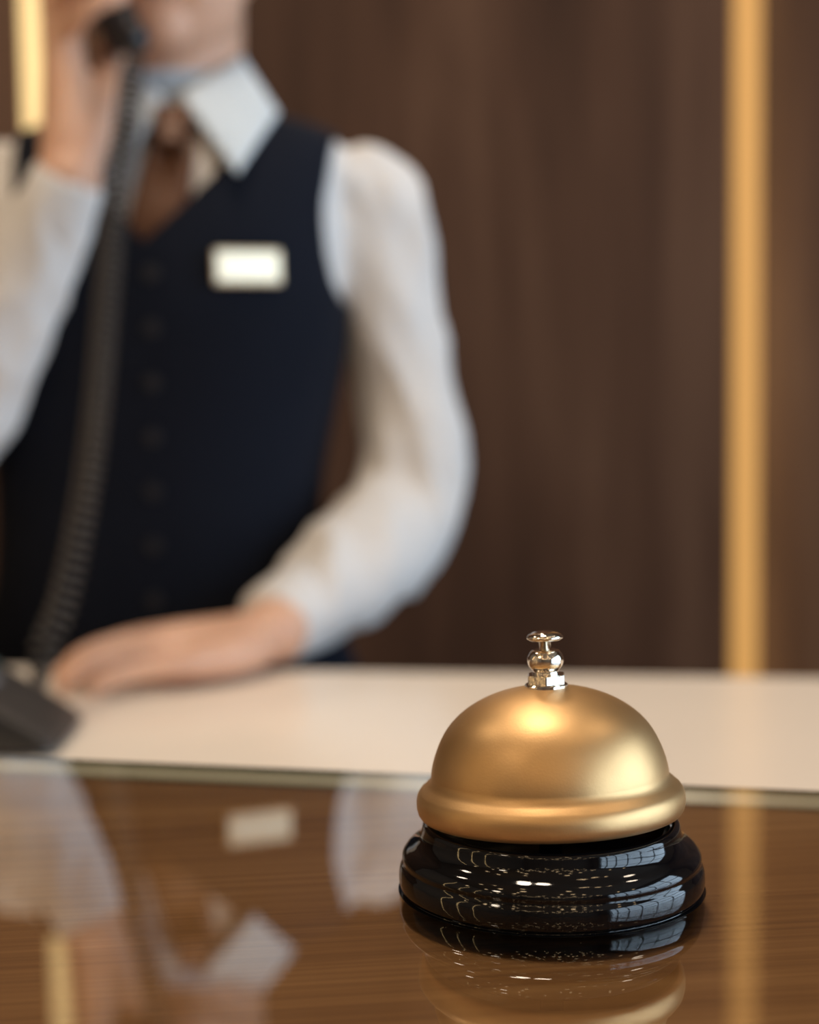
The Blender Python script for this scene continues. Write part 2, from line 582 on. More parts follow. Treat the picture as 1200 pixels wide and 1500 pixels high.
# polished back edge: inside face tilted to catch ceiling light like guided light, thin arris at the top
sec = [(.0062, -TH + .0001), (.0015, -.0014), (.0007, 0), (.0002, -.0004), (0, -.0012), (0, -TH + .0008), (.0008, -TH + .0001)]
ra = [bm.verts.new((*(gl0 - nrm * q).to_tuple()[:2], GLASS_Z + z)) for q, z in sec]
rb = [bm.verts.new((*(gl1 - nrm * q).to_tuple()[:2], GLASS_Z + z)) for q, z in sec]
for i in range(len(sec)):
    j = (i + 1) % len(sec)
    bm.faces.new((ra[i], ra[j], rb[j], rb[i]))
bm.faces.new(ra[::-1]); bm.faces.new(rb)
from_bm('polished_edge', bm, M['glass_edge'], t, False)

# white desk on the staff side (lower)
dA = Q(500, 982.5, DESK_Z); dB = Q(1200, 992.5, DESK_Z)
dd = (dB - dA).normalized()
d0 = on_line(dA, dd, XC0); d1 = on_line(dA, dd, XC1)
k = nrm * 0.012
t = empty('staff_desk', ((d0 + d1) / 2).to_tuple()[:2] + (0,), 'low beige white staff desk behind the glass-topped counter', 'desk')
bm = bmesh.new()
prism(bm, [gl0 + k, gl1 + k, d1, d0], DESK_Z - .032, DESK_Z, 0.002)
from_bm('desktop', bm, M['desk_white'], t, False)
for xx in (XC0 + .03, 0.75, XC1 - .03):
    bm = bmesh.new()
    a = on_line(gA, dirx, xx) + nrm * .03
    b_ = on_line(dA, dd, xx)
    box(bm, (xx - .012, a.y, 0), (xx + .012, b_.y - .10, DESK_Z - .0322))
    from_bm('leg', bm, M['desk_carcass'], t, False)
bm = bmesh.new()
prism(bm, [gl0 + k * 2, gl1 + k * 2, gl1 + k * 3.2, gl0 + k * 3.2], 0.25, DESK_Z - .0323)
from_bm('modesty_panel', bm, M['desk_carcass'], t, False)

# ------------------------------------------------------------------ service bell
bc = Q(807.5, 1299, GLASS_Z)
mm = 0.001
bell = empty('service_bell', (bc.x, bc.y, GLASS_Z), 'gold domed service bell on a glossy black base standing on the glass counter', 'bell')


def prof(pts):
    return [(r * mm, z * mm) for r, z in pts]


def bell_part(name, bm, mat, tilt=True, smooth=True):
    bmesh.ops.recalc_face_normals(bm, faces=bm.faces)
    mt = Matrix.Translation((bc.x, bc.y, GLASS_Z))
    if tilt:
        piv = Matrix.Translation((0, 0, .022))
        mt = mt @ piv @ Matrix.Rotation(radians(-1.5), 4, 'Y') @ Matrix.Rotation(radians(-2.2), 4, 'X') @ piv.inverted()
    bmesh.ops.transform(bm, matrix=mt, verts=bm.verts)
    o = from_bm(name, bm, mat, bell, smooth)
    return o


bm = bmesh.new()
lathe(bm, prof(catmull([(0, .3), (39.6, .3), (41.0, .35), (42.0, 1.2), (42.45, 3.0), (42.4, 5.2), (42.1, 6.6), (41.5, 7.6),
                        (41.25, 8.3), (41.45, 9.0), (41.5, 9.7), (41.1, 10.7), (39.9, 12.2), (37.9, 13.6), (36.5, 15.2), (35.9, 17.0), (35.6, 18.5),
                        (34.9, 19.3), (33.9, 19.5), (32.6, 18.7), (31.2, 17.2), (29.5, 16.6), (8, 16.4), (0, 16.4)], 4)), 160)
bell_part('base', bm, M['black_gloss'], False)
bm = bmesh.new()
lathe(bm, prof([(0, 16), (5, 16), (5, 19), (3.2, 20), (3.2, 56), (0, 56)]), 32)
bell_part('post', bm, M['black_gloss'], False)
dome = [(35.6, 23.0), (36.2, 23.3), (36.9, 24.4), (37.25, 26.0), (37.25, 27.8), (36.9, 29.3), (36.1, 30.5), (35.2, 31.1), (34.65, 31.8), (34.3, 32.8)]
for i in range(1, 26):
    a = (pi / 2) * i / 25
    ex = 2.12
    dome.append((34.3 * abs(cos(a)) ** (2 / ex), 32.8 + 26.6 * abs(sin(a)) ** (2 / ex)))
dome[-1] = (0, 59.4)
dome = [(r * (1 - .034 - .014 * math.exp(-(((z - 32.8) / 26.6 - .34) / .24) ** 2)) if z > 32.7 else r, z) for r, z in dome]
dome = [(r, z - 1.8 - .8 * max(0, (z - 32) / 27)) for r, z in dome]
inner = [(max(r - 1.0, 0), z - (1.0 if r < 20 else 0.25)) for r, z in dome]
inner[-1] = (0, 55.8)
bm = bmesh.new()
lathe(bm, prof(inner[::-1] + dome), 160)
bell_part('dome', bm, M['gold'])
# nut: hexagonal block on a round flange
bm = bmesh.new()
lathe(bm, prof([(0, 56.0), (5.9, 56.0), (6.0, 56.3), (6.0, 57.1), (5.7, 57.4), (0, 57.4)]), 48)
b2 = bmesh.new()
h0 = [b2.verts.new((5.75 * mm * cos(pi / 3 * i + .45), 5.75 * mm * sin(pi / 3 * i + .45), 57.3 * mm)) for i in range(6)]
h1 = [b2.verts.new((5.75 * mm * cos(pi / 3 * i + .45), 5.75 * mm * sin(pi / 3 * i + .45), 60.0 * mm)) for i in range(6)]
b2.faces.new(h0[::-1]); b2.faces.new(h1)
for i in range(6): b2.faces.new((h0[i], h0[(i + 1) % 6], h1[(i + 1) % 6], h1[i]))
bmesh.ops.bevel(b2, geom=list(b2.edges), offset=.25 * mm, segments=2, profile=.5, affect='EDGES')
merge(bm, b2)
bell_part('hex_nut', bm, M['chrome'], True, False)
bm = bmesh.new()
lathe(bm, prof(catmull([(0, 59.8), (3.5, 59.8), (3.5, 60.7), (3.7, 61.3), (4.6, 62.3), (5.0, 63.7), (4.9, 65.0), (4.2, 66.2), (3.6, 66.7), (3.2, 66.8), (1.7, 66.8), (0, 66.8)], 3)), 64)
bell_part('collar', bm, M['chrome'])
bm = bmesh.new()
lathe(bm, prof([(0, 66.6), (1.55, 66.6), (1.55, 69.0), (2.6, 69.2), (4.2, 69.5), (4.95, 70.0), (5.0, 70.4), (4.6, 71.0), (3.4, 71.65), (1.8, 72.05), (0, 72.2)]), 64)
bell_part('plunger', bm, M['chrome'])

# ------------------------------------------------------------------ person
PY = 1.45
person = empty('person', (P(245, 600, PY).x, PY + .03, 0),
               'person in white shirt and navy waistcoat holding a handset, standing behind the desk', 'person')


def zz(py):
    return P(250, py, PY).z


YAW = radians(-5)
mpx = PY / F_PX * 1.006


def torso(off, top, bottom):
    """torso sections from photo heights; off grows them"""
    prof_ = [  # py, centre px, half px, front depth, back depth, centre Y
        (118, 264, 60, .048, .055, 1.475), (150, 262, 74, .060, .062, 1.470), (172, 259, 130, .070, .074, 1.468), (188, 257, 186, .078, .082, 1.464),
        (203, 255, 226, .085, .088, 1.460), (225, 254, 246, .094, .095, 1.457), (270, 253, 252, .108, .102, 1.453), (330, 251, 254, .120, .106, 1.45),
        (400, 249, 256, .128, .104, 1.45), (455, 247, 257, .128, .100, 1.45), (520, 244, 253, .120, .095, 1.45), (610, 240, 240, .108, .090, 1.452),
        (700, 237, 228, .102, .090, 1.455), (780, 236, 225, .104, .094, 1.457), (860, 238, 236, .108, .102, 1.46), (930, 240, 258, .112, .112, 1.46),
        (1010, 242, 284, .112, .122, 1.462), (1120, 242, 292, .108, .125, 1.465)]
    secs = []
    dense = catmull([list(map(float, p)) for p in prof_], 4)
    for py, cx, hw, bf, bb, cy in dense:
        if py < top or py > bottom: continue
        p = P(cx, py, cy)
        secs.append((p.x, cy, p.z, hw * mpx + off, bf + off, bb + off, YAW))
    return secs


# ---- arms (survey points px, py, depth, radius in px)
def arm(lst):
    out = []
    for px, py, Y, r in lst:
        p = P(px, py, Y)
        out.append((p.x, p.y, p.z, r * Y / F_PX))
    return out


LARM = arm([(500, 290, 1.465, 70), (538, 300, 1.465, 82), (556, 362, 1.465, 83), (572, 450, 1.462, 75), (592, 560, 1.458, 73), (606, 650, 1.45, 77), (601, 735, 1.437, 83),
            (560, 795, 1.405, 88), (502, 843, 1.36, 84), (440, 889, 1.318, 67), (410, 909, 1.297, 59)])
RARM = arm([(20, 290, 1.475, 72), (-35, 295, 1.47, 84), (-62, 370, 1.45, 82), (-84, 480, 1.42, 78), (-102, 590, 1.385, 80), (-96, 655, 1.355, 82),
            (-55, 590, 1.34, 84), (5, 465, 1.325, 76), (62, 350, 1.312, 62), (93, 280, 1.305, 52)])
LW = P(402, 923, 1.276); RW = P(100, 262, 1.303)

# ---- body (one continuous mesh)
bm = bmesh.new()
loft(bm, torso(-.016, 110, 1125))
# neck
n0 = P(264, 150, 1.475); n1 = P(263, 90, 1.462); n2 = P(262, -20, 1.455)
tube(bm, [(n0.x, n0.y, n0.z - .03, .060), (n0.x, n0.y, n0.z, .056), (n1.x, n1.y, n1.z, .0535), (n2.x, n2.y, n2.z, .054)], 28, 4)
# arms inside the sleeves
for A, w in ((LARM, LW), (RARM, RW)):
    q = [(a[0], a[1], a[2], a[3] * .70) for a in A[:-1]]
    tube(bm, q + [(w.x, w.y, w.z, .0255)], 20, 3)
# legs
hip = P(242, 1120, 1.465)
for sx in (-1, 1):
    x = hip.x + sx * .085
    tube(bm, [(x, 1.47, .92, .088), (x, 1.47, .80, .085), (x + sx * .005, 1.465, .5, .056), (x + sx * .005, 1.48, .3, .052), (x + sx * .006, 1.49, .09, .036)], 20, 4)
    tube(bm, [(x + sx * .006, 1.50, .05, .034), (x + sx * .012, 1.42, .04, .036), (x + sx * .018, 1.34, .03, .026)], 16, 3)


# hands
def chain(pts, rr, k=3):
    tube(bm, [(p[0], p[1], p[2], r) for p, r in zip(pts, rr)], 14, k)


D = DESK_Z
lh = dict(
    index=[(-.160, 1.256, D + .030), (-.202, 1.246, D + .028), (-.224, 1.238, D + .022), (-.238, 1.233, D + .011)],
    middle=[(-.166, 1.234, D + .030), (-.213, 1.220, D + .028), (-.236, 1.210, D + .021), (-.250, 1.205, D + .010)],
    ring=[(-.164, 1.211, D + .025), (-.207, 1.194, D + .023), (-.230, 1.183, D + .018), (-.243, 1.178, D + .0095)],
    pinky=[(-.157, 1.191, D + .019), (-.191, 1.175, D + .017), (-.207, 1.168, D + .014), (-.219, 1.163, D + .009)])
for nme, pts in lh.items():
    r = .0092 if nme != 'pinky' else .0078
    chain([(LW.x - .004, LW.y, LW.z - .002)] + [((LW.x + pts[0][0]) / 2, (LW.y * .45 + pts[0][1] * .55), (LW.z + pts[0][2]) / 2 - .001)] + pts,
          [.0205, .0155, .0116 if nme != 'pinky' else .0105, r, r * .93, r * .8])
# heel of the hand and the thumb on the far side
chain([(LW.x - .012, 1.243, D + .022), (-.135, 1.213, D + .019), (-.160, 1.194, D + .017)], [.017, .015, .011])
chain([(LW.x - .012, 1.272, D + .024), (-.138, 1.276, D + .022), (-.165, 1.279, D + .016), (-.190, 1.274, D + .0115)], [.017, .013, .0100, .0085])
# finger nails are kept as slight flats by the remesh; right hand around the handset
rh = dict(
    index=[P(78, -55, 1.365), P(100, -105, 1.332), P(144, -128, 1.328), P(176, -125, 1.338)],
    middle=[P(84, -20, 1.350), P(108, -66, 1.314), P(150, -88, 1.304), P(184, -86, 1.314)],
    ring=[P(90, 18, 1.335), P(114, -24, 1.299), P(154, -46, 1.288), P(188, -46, 1.296)],
    pinky=[P(98, 56, 1.322), P(119, 22, 1.290), P(148, 0, 1.280), P(176, -6, 1.284)])
for nme, pts in rh.items():
    r = .0096 if nme != 'pinky' else .0085
    mid = (RW + pts[0]) / 2
    chain([RW, mid + Vector((.003, 0, .0)), *pts], [.0225, .0175, .0118, r, r * .95, r * .84])
chain([RW + Vector((.004, .0, .008)), P(138, 175, 1.318), P(160, 122, 1.336), P(165, 84, 1.372), P(158, 44, 1.408), P(148, 4, 1.428)], [.021, .0165, .0135, .0115, .0100, .0085])
# head
HC = P(262, -111, 1.445)
HYAW = radians(-9)                       # face turned to the viewer's left
HM = Matrix.Translation(HC) @ Matrix.Rotation(HYAW, 4, 'Z') @ Matrix.Rotation(radians(3), 4, 'X')


def hp(x, y, z):
    return HM @ Vector((x, y, z))


hb = bmesh.new()
ellipsoid(hb, (0, .010, .040), (.074, .094, .086), n=32)       # skull
ellipsoid(hb, (0, -.022, -.018), (.064, .066, .086), n=28)     # face
ellipsoid(hb, (0, -.018, -.062), (.055, .060, .052), n=28)     # jaw
ellipsoid(hb, (0, -.060, -.090), (.024, .021, .019), n=20)     # chin
ellipsoid(hb, (.030, -.052, -.015), (.026, .022, .022), n=16)  # cheeks
ellipsoid(hb, (-.030, -.052, -.015), (.026, .022, .022), n=16)
ellipsoid(hb, (0, -.070, .035), (.050, .018, .016), n=20)      # brow
tube(hb, [(0, -.080, .024, .008), (0, -.092, .002, .009), (0, -.103, -.018, .0105)], 14, 4)   # nose
for s in (-1, 1):
    ellipsoid(hb, (s * .010, -.093, -.020), (.008, .010, .007), n=12)
    ellipsoid(hb, (s * .073, .012, .002), (.008, .019, .031), Matrix.Rotation(radians(s * 12), 3, 'Z'), n=16)  # ears
    tube(hb, [(s * .030, -.060, -.066, .012), (s * .050, -.015, -.056, .012), (s * .060, .012, -.020, .012)], 10, 4)
tube(hb, [(-.023, -.079, -.0490, .0035), (-.010, -.0885, -.0465, .0055), (0, -.0900, -.0478, .0050), (.010, -.0885, -.0465, .0055), (.023, -.079, -.0490, .0035)], 12, 4)
tube(hb, [(-.021, -.078, -.0520, .0035), (-.009, -.0862, -.0560, .0062), (.009, -.0862, -.0560, .0062), (.021, -.078, -.0520, .0035)], 12, 4)
merge(bm, hb, HM)
body = from_bm('body', bm, None, person)
remesh(body, .0030, 3, .5)
me = body.data
me.materials.append(M['skin'])
HI = HM.inverted()
tone = me.attributes.new('tone', 'FLOAT', 'POINT')
vals = [0.0] * len(me.vertices)
for i, vtx in enumerate(me.vertices):
    co = vtx.co
    if co.z > 1.40:
        l = HI @ co
        if l.y < -.03 and abs(l.x) < .05 and -.12 < l.z < .06:
            for s in (-1, 1):       # eye sockets
                d2 = ((l.x - s * .031) / .015) ** 2 + ((l.z - .016) / .010) ** 2
                if d2 < 4:
                    vtx.co += (HM.to_3x3() @ Vector((0, 1, 0))) * .008 * math.exp(-d2)
            d = ((l.x) / .027) ** 2 + ((l.z + .0515) / .0115) ** 2
            if -.0985 < l.y < -.07:
                vals[i] = max(0.0, min(1.0, (1.05 - d) / .35))
            # crease between the lips
            if abs(l.x) < .024 and -.0985 < l.y < -.07:
                dz = (l.z + .0508) / .0018
                vtx.co += (HM.to_3x3() @ Vector((0, 1, 0))) * .0025 * math.exp(-dz * dz)
tone.data.foreach_set('value', vals)

for s in (-1, 1):
    bm = bmesh.new()
    ellipsoid(bm, hp(s * .031, -.0675, .016), (.0118, .0118, .0118), n=20)
    eo = from_bm('eye', bm, M['eye'], person)
    bm = bmesh.new()
    ellipsoid(bm, hp(s * .031, -.0768, .0155), (.0058, .0034, .0058), n=16)
    from_bm('iris', bm, M['iris'], eo)
    for up in (1, -1):
        bm = bmesh.new()
        ellipsoid(bm, (0, 0, 0), (.0131, .0131, .0131), n=28)
        cut = .0022 if up > 0 else .0055
        bmesh.ops.delete(bm, geom=[v for v in bm.verts if v.co.z * up < cut - .25 * min(0, v.co.y + .006)], context='VERTS')
        bmesh.ops.transform(bm, matrix=HM @ Matrix.Translation((s * .031, -.0672, .016)), verts=bm.verts)
        from_bm('eyelid', bm, M['skin'], eo)
    bm = bmesh.new()
    tube(bm, [(*hp(s * .016, -.0875, .034), .0025), (*hp(s * .030, -.0865, .039), .0030), (*hp(s * .046, -.0745, .034), .0018)], 10, 4)
    from_bm('eyebrow', bm, M['hair'], person)
# hair: cap drawn back into a low bun
bm = bmesh.new()
bmesh.ops.create_uvsphere(bm, u_segments=48, v_segments=32, radius=1)
for v in bm.verts:
    d = v.co.normalized()
    l = Vector((d.x * .082, d.y * .105 + .014, d.z * .095 + .044))
    # hairline: pull the cap inside the head over face and neck
    keep = (d.y * .75 + d.z * .95 + .02)
    if keep < 0 and d.y < .15:
        l = Vector((l.x * .8, l.y * .55 + .01, l.z * .8))
    if d.z < -.45:
        l = Vector((l.x * .85, l.y * .9, l.z * .9))
    l += l.normalized() * .002 * noise.noise(Vector((d.x * 14, d.y * 3, d.z * 3)))
    v.co = HM @ l
hair = from_bm('hair', bm, M['hair'], person)
bm = bmesh.new()
ellipsoid(bm, hp(0, .125, .0), (.036, .030, .036), n=28)
from_bm('hair_bun', bm, M['hair'], hair)


# ---- shirt
def crease(o, amp, sc, seed, lo_z=None):
    me = o.data
    nrs = [v.normal.copy() for v in me.vertices]
    for v, vn in zip(me.vertices, nrs):
        c = v.co * sc
        c2 = Vector((c.x * 1.0 + seed, c.y, c.z * .55 + c.x * .5))
        n_ = noise.noise(c2) + .5 * noise.noise(c2 * 2.3)
        n_ = -abs(n_) * 1.6 + .35
        v.co += vn * amp * n_


bm = bmesh.new()
loft(bm, torso(-.004, 128, 1100))
for A in (LARM, RARM):
    tube(bm, A, 28, 5)
shirt = from_bm('shirt', bm, None, person)
remesh(shirt, .0045, 5, .5)
crease(shirt, .0075, 15.0, 3.1)
shirt.data.materials.append(M['shirt'])
# cuffs
for A, w, rr in ((LARM, LW, 1.0), (RARM, RW, 1.0)):
    a = Vector(A[-2][:3]); b_ = Vector(A[-1][:3])
    dr = (b_ - a).normalized()
    r = A[-1][3]
    bm = bmesh.new()
    s0 = b_ - dr * .030; s1 = b_ + dr * .009
    tube(bm, [(*s0, r * 1.06), (*(s0 + dr * .006), r * 1.10), (*s1, r * 1.03), (*(s1 + dr * .003), r * .98), (*(s1 + dr * .001), r * .90), (*(s1 - dr * .012), r * .86)], 32, 1, 'flat')
    from_bm('shirt_cuff', bm, M['shirt'], shirt)

# collar: stand plus two folded leaves
bm = bmesh.new()
c0 = P(263, 148, 1.468); c1 = P(263, 108, 1.464)
tube(bm, [(c0.x, c0.y, c0.z - .016, .066), (c0.x, c0.y, c0.z, .0625), (c1.x, c1.y, c1.z - .003, .0585), (c1.x, c1.y, c1.z - .001, .0560), (c0.x, c0.y, c0.z - .004, .0555)], 48, 3, 'open')
cs = from_bm('collar_stand', bm, M['collar'], shirt)


def patch(name, grid, mat, parent, bulge=0.0, nu=14, nv=14, th=.0016, bdir=Vector((0, -1, 0))):
    """grid corners: a(0,0) b(1,0) c(1,1) d(0,1), thin shell"""
    a, b_, c, d = grid
    bm = bmesh.new()
    vs = []
    for i in range(nu + 1):
        row = []
        for j in range(nv + 1):
            u, w = i / nu, j / nv
            p = a * (1 - u) * (1 - w) + b_ * u * (1 - w) + c * u * w + d * (1 - u) * w
            p = p + bdir * bulge * 4 * (u * (1 - u) + w * (1 - w)) * .5
            row.append(bm.verts.new(p))
        vs.append(row)
    for i in range(nu):
        for j in range(nv):
            bm.faces.new((vs[i][j], vs[i + 1][j], vs[i + 1][j + 1], vs[i][j + 1]))
    o = from_bm(name, bm, mat, parent)
    md = o.modifiers.new('t', 'SOLIDIFY'); md.thickness = th; md.offset = 0
    evaluated(o)
    for p in o.data.polygons: p.use_smooth = True
    return o


patch('collar_leaf', [P(264, 140, 1.375), P(348, 254, 1.322), P(408, 166, 1.395), P(354, 82, 1.440)], M['collar'], shirt, .006)
patch('collar_leaf', [P(240, 142, 1.375), P(178, 258, 1.318), P(112, 172, 1.395), P(170, 88, 1.440)], M['collar'], shirt, .006)

# ---- tie
def on_surface(o, px, py, lift):
    """the point of o's surface on a sight line, lifted towards the viewer"""
    d = ray(px, py).normalized()
    hit, loc, nr, fi = o.ray_cast(EYE, d)
    return (loc - d * lift, nr) if hit else (None, None)


bpy.context.view_layer.update()
bm = bmesh.new()
rows = []
for i in range(15):
    f = i / 14
    py = 190 + 190 * f
    cx = 257 - 38 * f; hw = 37 + 12 * f
    row = []
    for j in range(9):
        q, nr = on_surface(shirt, cx + hw * (j - 4) / 4, py, .004 + .0035 * (1 - ((j - 4) / 4) ** 2))
        row.append(bm.verts.new(q))
    rows.append(row)
for i in range(14):
    for j in range(8): bm.faces.new((rows[i][j], rows[i][j + 1], rows[i + 1][j + 1], rows[i + 1][j]))
bmesh.ops.smooth_vert(bm, verts=bm.verts, factor=.5, use_axis_x=True, use_axis_y=True, use_axis_z=True)
tie = from_bm('tie', bm, M['tie'], person)
bm = bmesh.new()
ka = [P(222, 152, 1.362), P(279, 152, 1.362), P(266, 208, 1.326), P(230, 208, 1.326)]
kb = [p + Vector((0, .02, 0)) for p in ka]
va = [bm.verts.new(p) for p in ka]; vb = [bm.verts.new(p) for p in kb]
bm.faces.new(va); bm.faces.new(vb[::-1])
for i in range(4): bm.faces.new((va[i], va[(i + 1) % 4], vb[(i + 1) % 4], vb[i]))
bmesh.ops.recalc_face_normals(bm, faces=bm.faces)
bmesh.ops.bevel(bm, geom=list(bm.edges), offset=.005, segments=3, profile=.5, affect='EDGES')
from_bm('tie_knot', bm, M['tie'], tie)

# ---- waistcoat
bm = bmesh.new()
loft(bm, torso(.006, 140, 1075), 96)
vest = from_bm('waistcoat', bm, None, person)


def cutter(pts, y0, y1, Y=1.40):
    b2 = bmesh.new()
    a = []; c = []
    for px, py in pts:
        p = P(px, py, Y)
        a.append(b2.verts.new((p.x, y0, p.z))); c.append(b2.verts.new((p.x, y1, p.z)))
    b2.faces.new(a); b2.faces.new(c[::-1])
    for i in range(len(a)):
        j = (i + 1) % len(a)
        b2.faces.new((a[i], a[j], c[j], c[i]))
    return b2


boolean(vest, cutter([(213, 356), (262, 308), (318, 246), (362, 188), (372, 120), (372, 60), (140, 60), (140, 140), (140, 200), (150, 262), (172, 308)], 1.0, 1.43, 1.33))
boolean(vest, cutter([(372, 60), (372, 150), (150, 150), (150, 60)], 1.40, 1.70, 1.45))
boolean(vest, cutter([(494, 150), (487, 215), (481, 262), (477, 300), (477, 335), (481, 375), (489, 412), (501, 440), (520, 458), (700, 470), (700, 150)], 1.0, 2.0, 1.42))
boolean(vest, cutter([(24, 150), (31, 215), (36, 262), (40, 300), (40, 335), (36, 375), (26, 412), (11, 442), (-12, 462), (-200, 470), (-200, 150)], 1.0, 2.0, 1.42))
vest.data.materials.append(M['vest'])
bv = vest.modifiers.new('b', 'BEVEL'); bv.width = .002; bv.segments = 2; bv.angle_limit = radians(50)
evaluated(vest)
for p in vest.data.polygons: p.use_smooth = True
try:
    vest.data.set_sharp_from_angle(angle=radians(45))
except Exception:
    pass
# placket buttons down the front
for py in (400, 480, 560, 640, 720, 800, 880):
    loc, nr = on_surface(vest, 222 + (py - 400) * .01, py, 0)
    if loc is None: continue
    bm = bmesh.new()
    bmesh.ops.create_cone(bm, cap_ends=True, segments=20, radius1=.0065, radius2=.0055, depth=.003)
    q2 = nr.to_track_quat('Z', 'Y').to_matrix().to_4x4()
    bmesh.ops.transform(bm, matrix=Matrix.Translation(loc + nr * .0008) @ q2, verts=bm.verts)
    from_bm('waistcoat_button', bm, M['button'], vest, False)

# ---- name badge pinned on the chest
loc, nr = on_surface(vest, 362, 391, .004)
nr = (nr + Vector((0.16, -.4, .03))).normalized()
zax = Vector((0, 0, 1)); zax = (zax - nr * zax.dot(nr)).normalized(); xax = zax.cross(nr) * -1
bmat = Matrix((xax, nr, zax)).transposed().to_4x4(); bmat.translation = loc


def badge(name, w, h, d0, d1, mat, parent):
    b2 = bmesh.new()
    box(b2, (-w / 2, d0, -h / 2), (w / 2, d1, h / 2), .001)
    bmesh.ops.transform(b2, matrix=bmat, verts=b2.verts)
    return from_bm(name, b2, mat, parent, False)


bad = badge('name_badge', .053, .0262, -.0005, .0028, M['badge_rim'], person)
badge('badge_plate', .0505, .0225, .0029, .0036, M['badge'], bad)

print('BADGE', bmat.translation, nr)
# ---- trousers and shoes
bm = bmesh.new()
loft(bm, torso(.001, 1000, 1125), 48)
for sx in (-1, 1):
    x = hip.x + sx * .085
    tube(bm, [(x, 1.47, .93, .100), (x, 1.47, .80, .097), (x + sx * .005, 1.47, .5, .075), (x + sx * .005, 1.48, .3, .070), (x + sx * .006, 1.485, .045, .064)], 24, 4)
tr = from_bm('trousers', bm, None, person)
remesh(tr, .008, 3)
tr.data.materials.append(M['trouser'])
for sx in (-1, 1):
    x = hip.x + sx * .091
    bm = bmesh.new()
    tube(bm, [(x, 1.525, .044, .041), (x, 1.47, .048, .042), (x + sx * .008, 1.40, .042, .043), (x + sx * .014, 1.33, .033, .031)], 24, 4)
    for v in bm.verts: v.co.z = max(v.co.z, 0.002)
    from_bm('shoe', bm, M['shoe'], person)

# ------------------------------------------------------------------ telephone
ha = HM @ Vector((-.1012, .008, .004))           # over her right ear
hm_ = P(177, 40, 1.335)                          # mouthpiece
hs = empty('telephone_handset', hm_, 'black telephone handset held up to the ear by the raised hand', 'telephone handset')
ax = (hm_ - ha).normalized()
side = Vector((1, .35, .15)); side = (side - ax * side.dot(ax)).normalized()   # towards the face
bm = bmesh.new()
grip = [(ha - ax * .015 + side * .004, .013), (ha + ax * .012 - side * .006, .0135), (ha + ax * .05 - side * .008, .0115), ((ha + hm_) / 2 - side * .009, .0110),
        (hm_ - ax * .05 - side * .008, .0115), (hm_ - ax * .012 - side * .004, .0140), (hm_ + ax * .018 + side * .004, .0140)]
tube(bm, [(*p, r) for p, r in grip], 20, 4)
from_bm('grip', bm, M['handset'], hs)
for c, nm in ((ha, 'earpiece'), (hm_, 'mouthpiece')):
    bm = bmesh.new()
    tube(bm, [(*(c - side * .012), .017), (*(c - side * .004), .0205), (*(c + side * .008), .0205), (*(c + side * .011), .018)], 28, 1, 'flat')
    from_bm(nm, bm, M['handset'], hs)

# coiled cord
base_pts = [hm_ + ax * .030 + side * .006, P(194, 108, 1.298), P(186, 168, 1.276), P(179, 235, 1.262), P(168, 310, 1.246), P(157, 430, 1.205), P(144, 580, 1.155), P(122, 740, 1.115), P(92, 880, 1.090),
            P(66, 945, 1.078), P(60, 985, 1.082), P(54, 1010, 1.090), P(42, 1020, 1.084), P(30, 1018, 1.076)]
dense = [Vector(p) for p in catmull([list(p) for p in base_pts], 60)]
ln = [0]
for a, b_ in zip(dense[:-1], dense[1:]): ln.append(ln[-1] + (b_ - a).length)
L = ln[-1]
pitch, cr, wr = .0078, .0080, .0016
N = int(L / pitch * 14)
path = []
j = 0
u = Vector((1, 0, 0))
for i in range(N + 1):
    s = L * i / N
    while j < len(ln) - 2 and ln[j + 1] < s: j += 1
    f = (s - ln[j]) / max(ln[j + 1] - ln[j], 1e-9)
    c = dense[j].lerp(dense[j + 1], f)
    tdir = (dense[min(j + 2, len(dense) - 1)] - dense[max(j - 1, 0)]).normalized()
    u = (u - tdir * u.dot(tdir)).normalized()
    w = tdir.cross(u)
    e = min(1, s / .03, (L - s) / .05)
    e = max(e, 0)
    a = 2 * pi * s / pitch
    path.append((*(c + (u * cos(a) + w * sin(a)) * cr * e), wr))
bm = bmesh.new()
tube(bm, path, 7, 1, 'flat')
cord = from_bm('coiled_cord', bm, M['cord'], None)
tag(cord, 'dark coiled telephone cord hanging from the handset down to the desk phone', 'cord')

# desk telephone: a steep wedge, low end to the right, cradle block to the left
px0 = P(93, 1085, 1.02).x
ph = empty('desk_telephone', (px0 - .1, 1.02, DESK_Z), 'dark grey desk telephone with sloping face at the left end of the desk', 'telephone')


def rot_about(pt):
    c = Vector((px0, 1.02, 0))
    return pt


pf = [(0.002, .003), (0.0, .009), (-.007, .015), (-.095, .070), (-.105, .074), (-.185, .078), (-.195, .072), (-.20, .003)]
Y0, Y1 = .985, 1.078
bm = bmesh.new()
va = [bm.verts.new((px0 + x, Y0, DESK_Z + z)) for x, z in pf]; vb = [bm.verts.new((px0 + x, Y1, DESK_Z + z)) for x, z in pf]
bm.faces.new(va); bm.faces.new(vb[::-1])
for i in range(len(pf)):
    j = (i + 1) % len(pf); bm.faces.new((va[i], va[j], vb[j], vb[i]))
bmesh.ops.recalc_face_normals(bm, faces=bm.faces)
bmesh.ops.bevel(bm, geom=list(bm.edges), offset=.0045, segments=3, profile=.5, affect='EDGES')
o = from_bm('housing', bm, M['phone'], ph)
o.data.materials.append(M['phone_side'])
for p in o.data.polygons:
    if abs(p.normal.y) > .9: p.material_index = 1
try: o.data.set_sharp_from_angle(angle=radians(40))
except Exception: pass
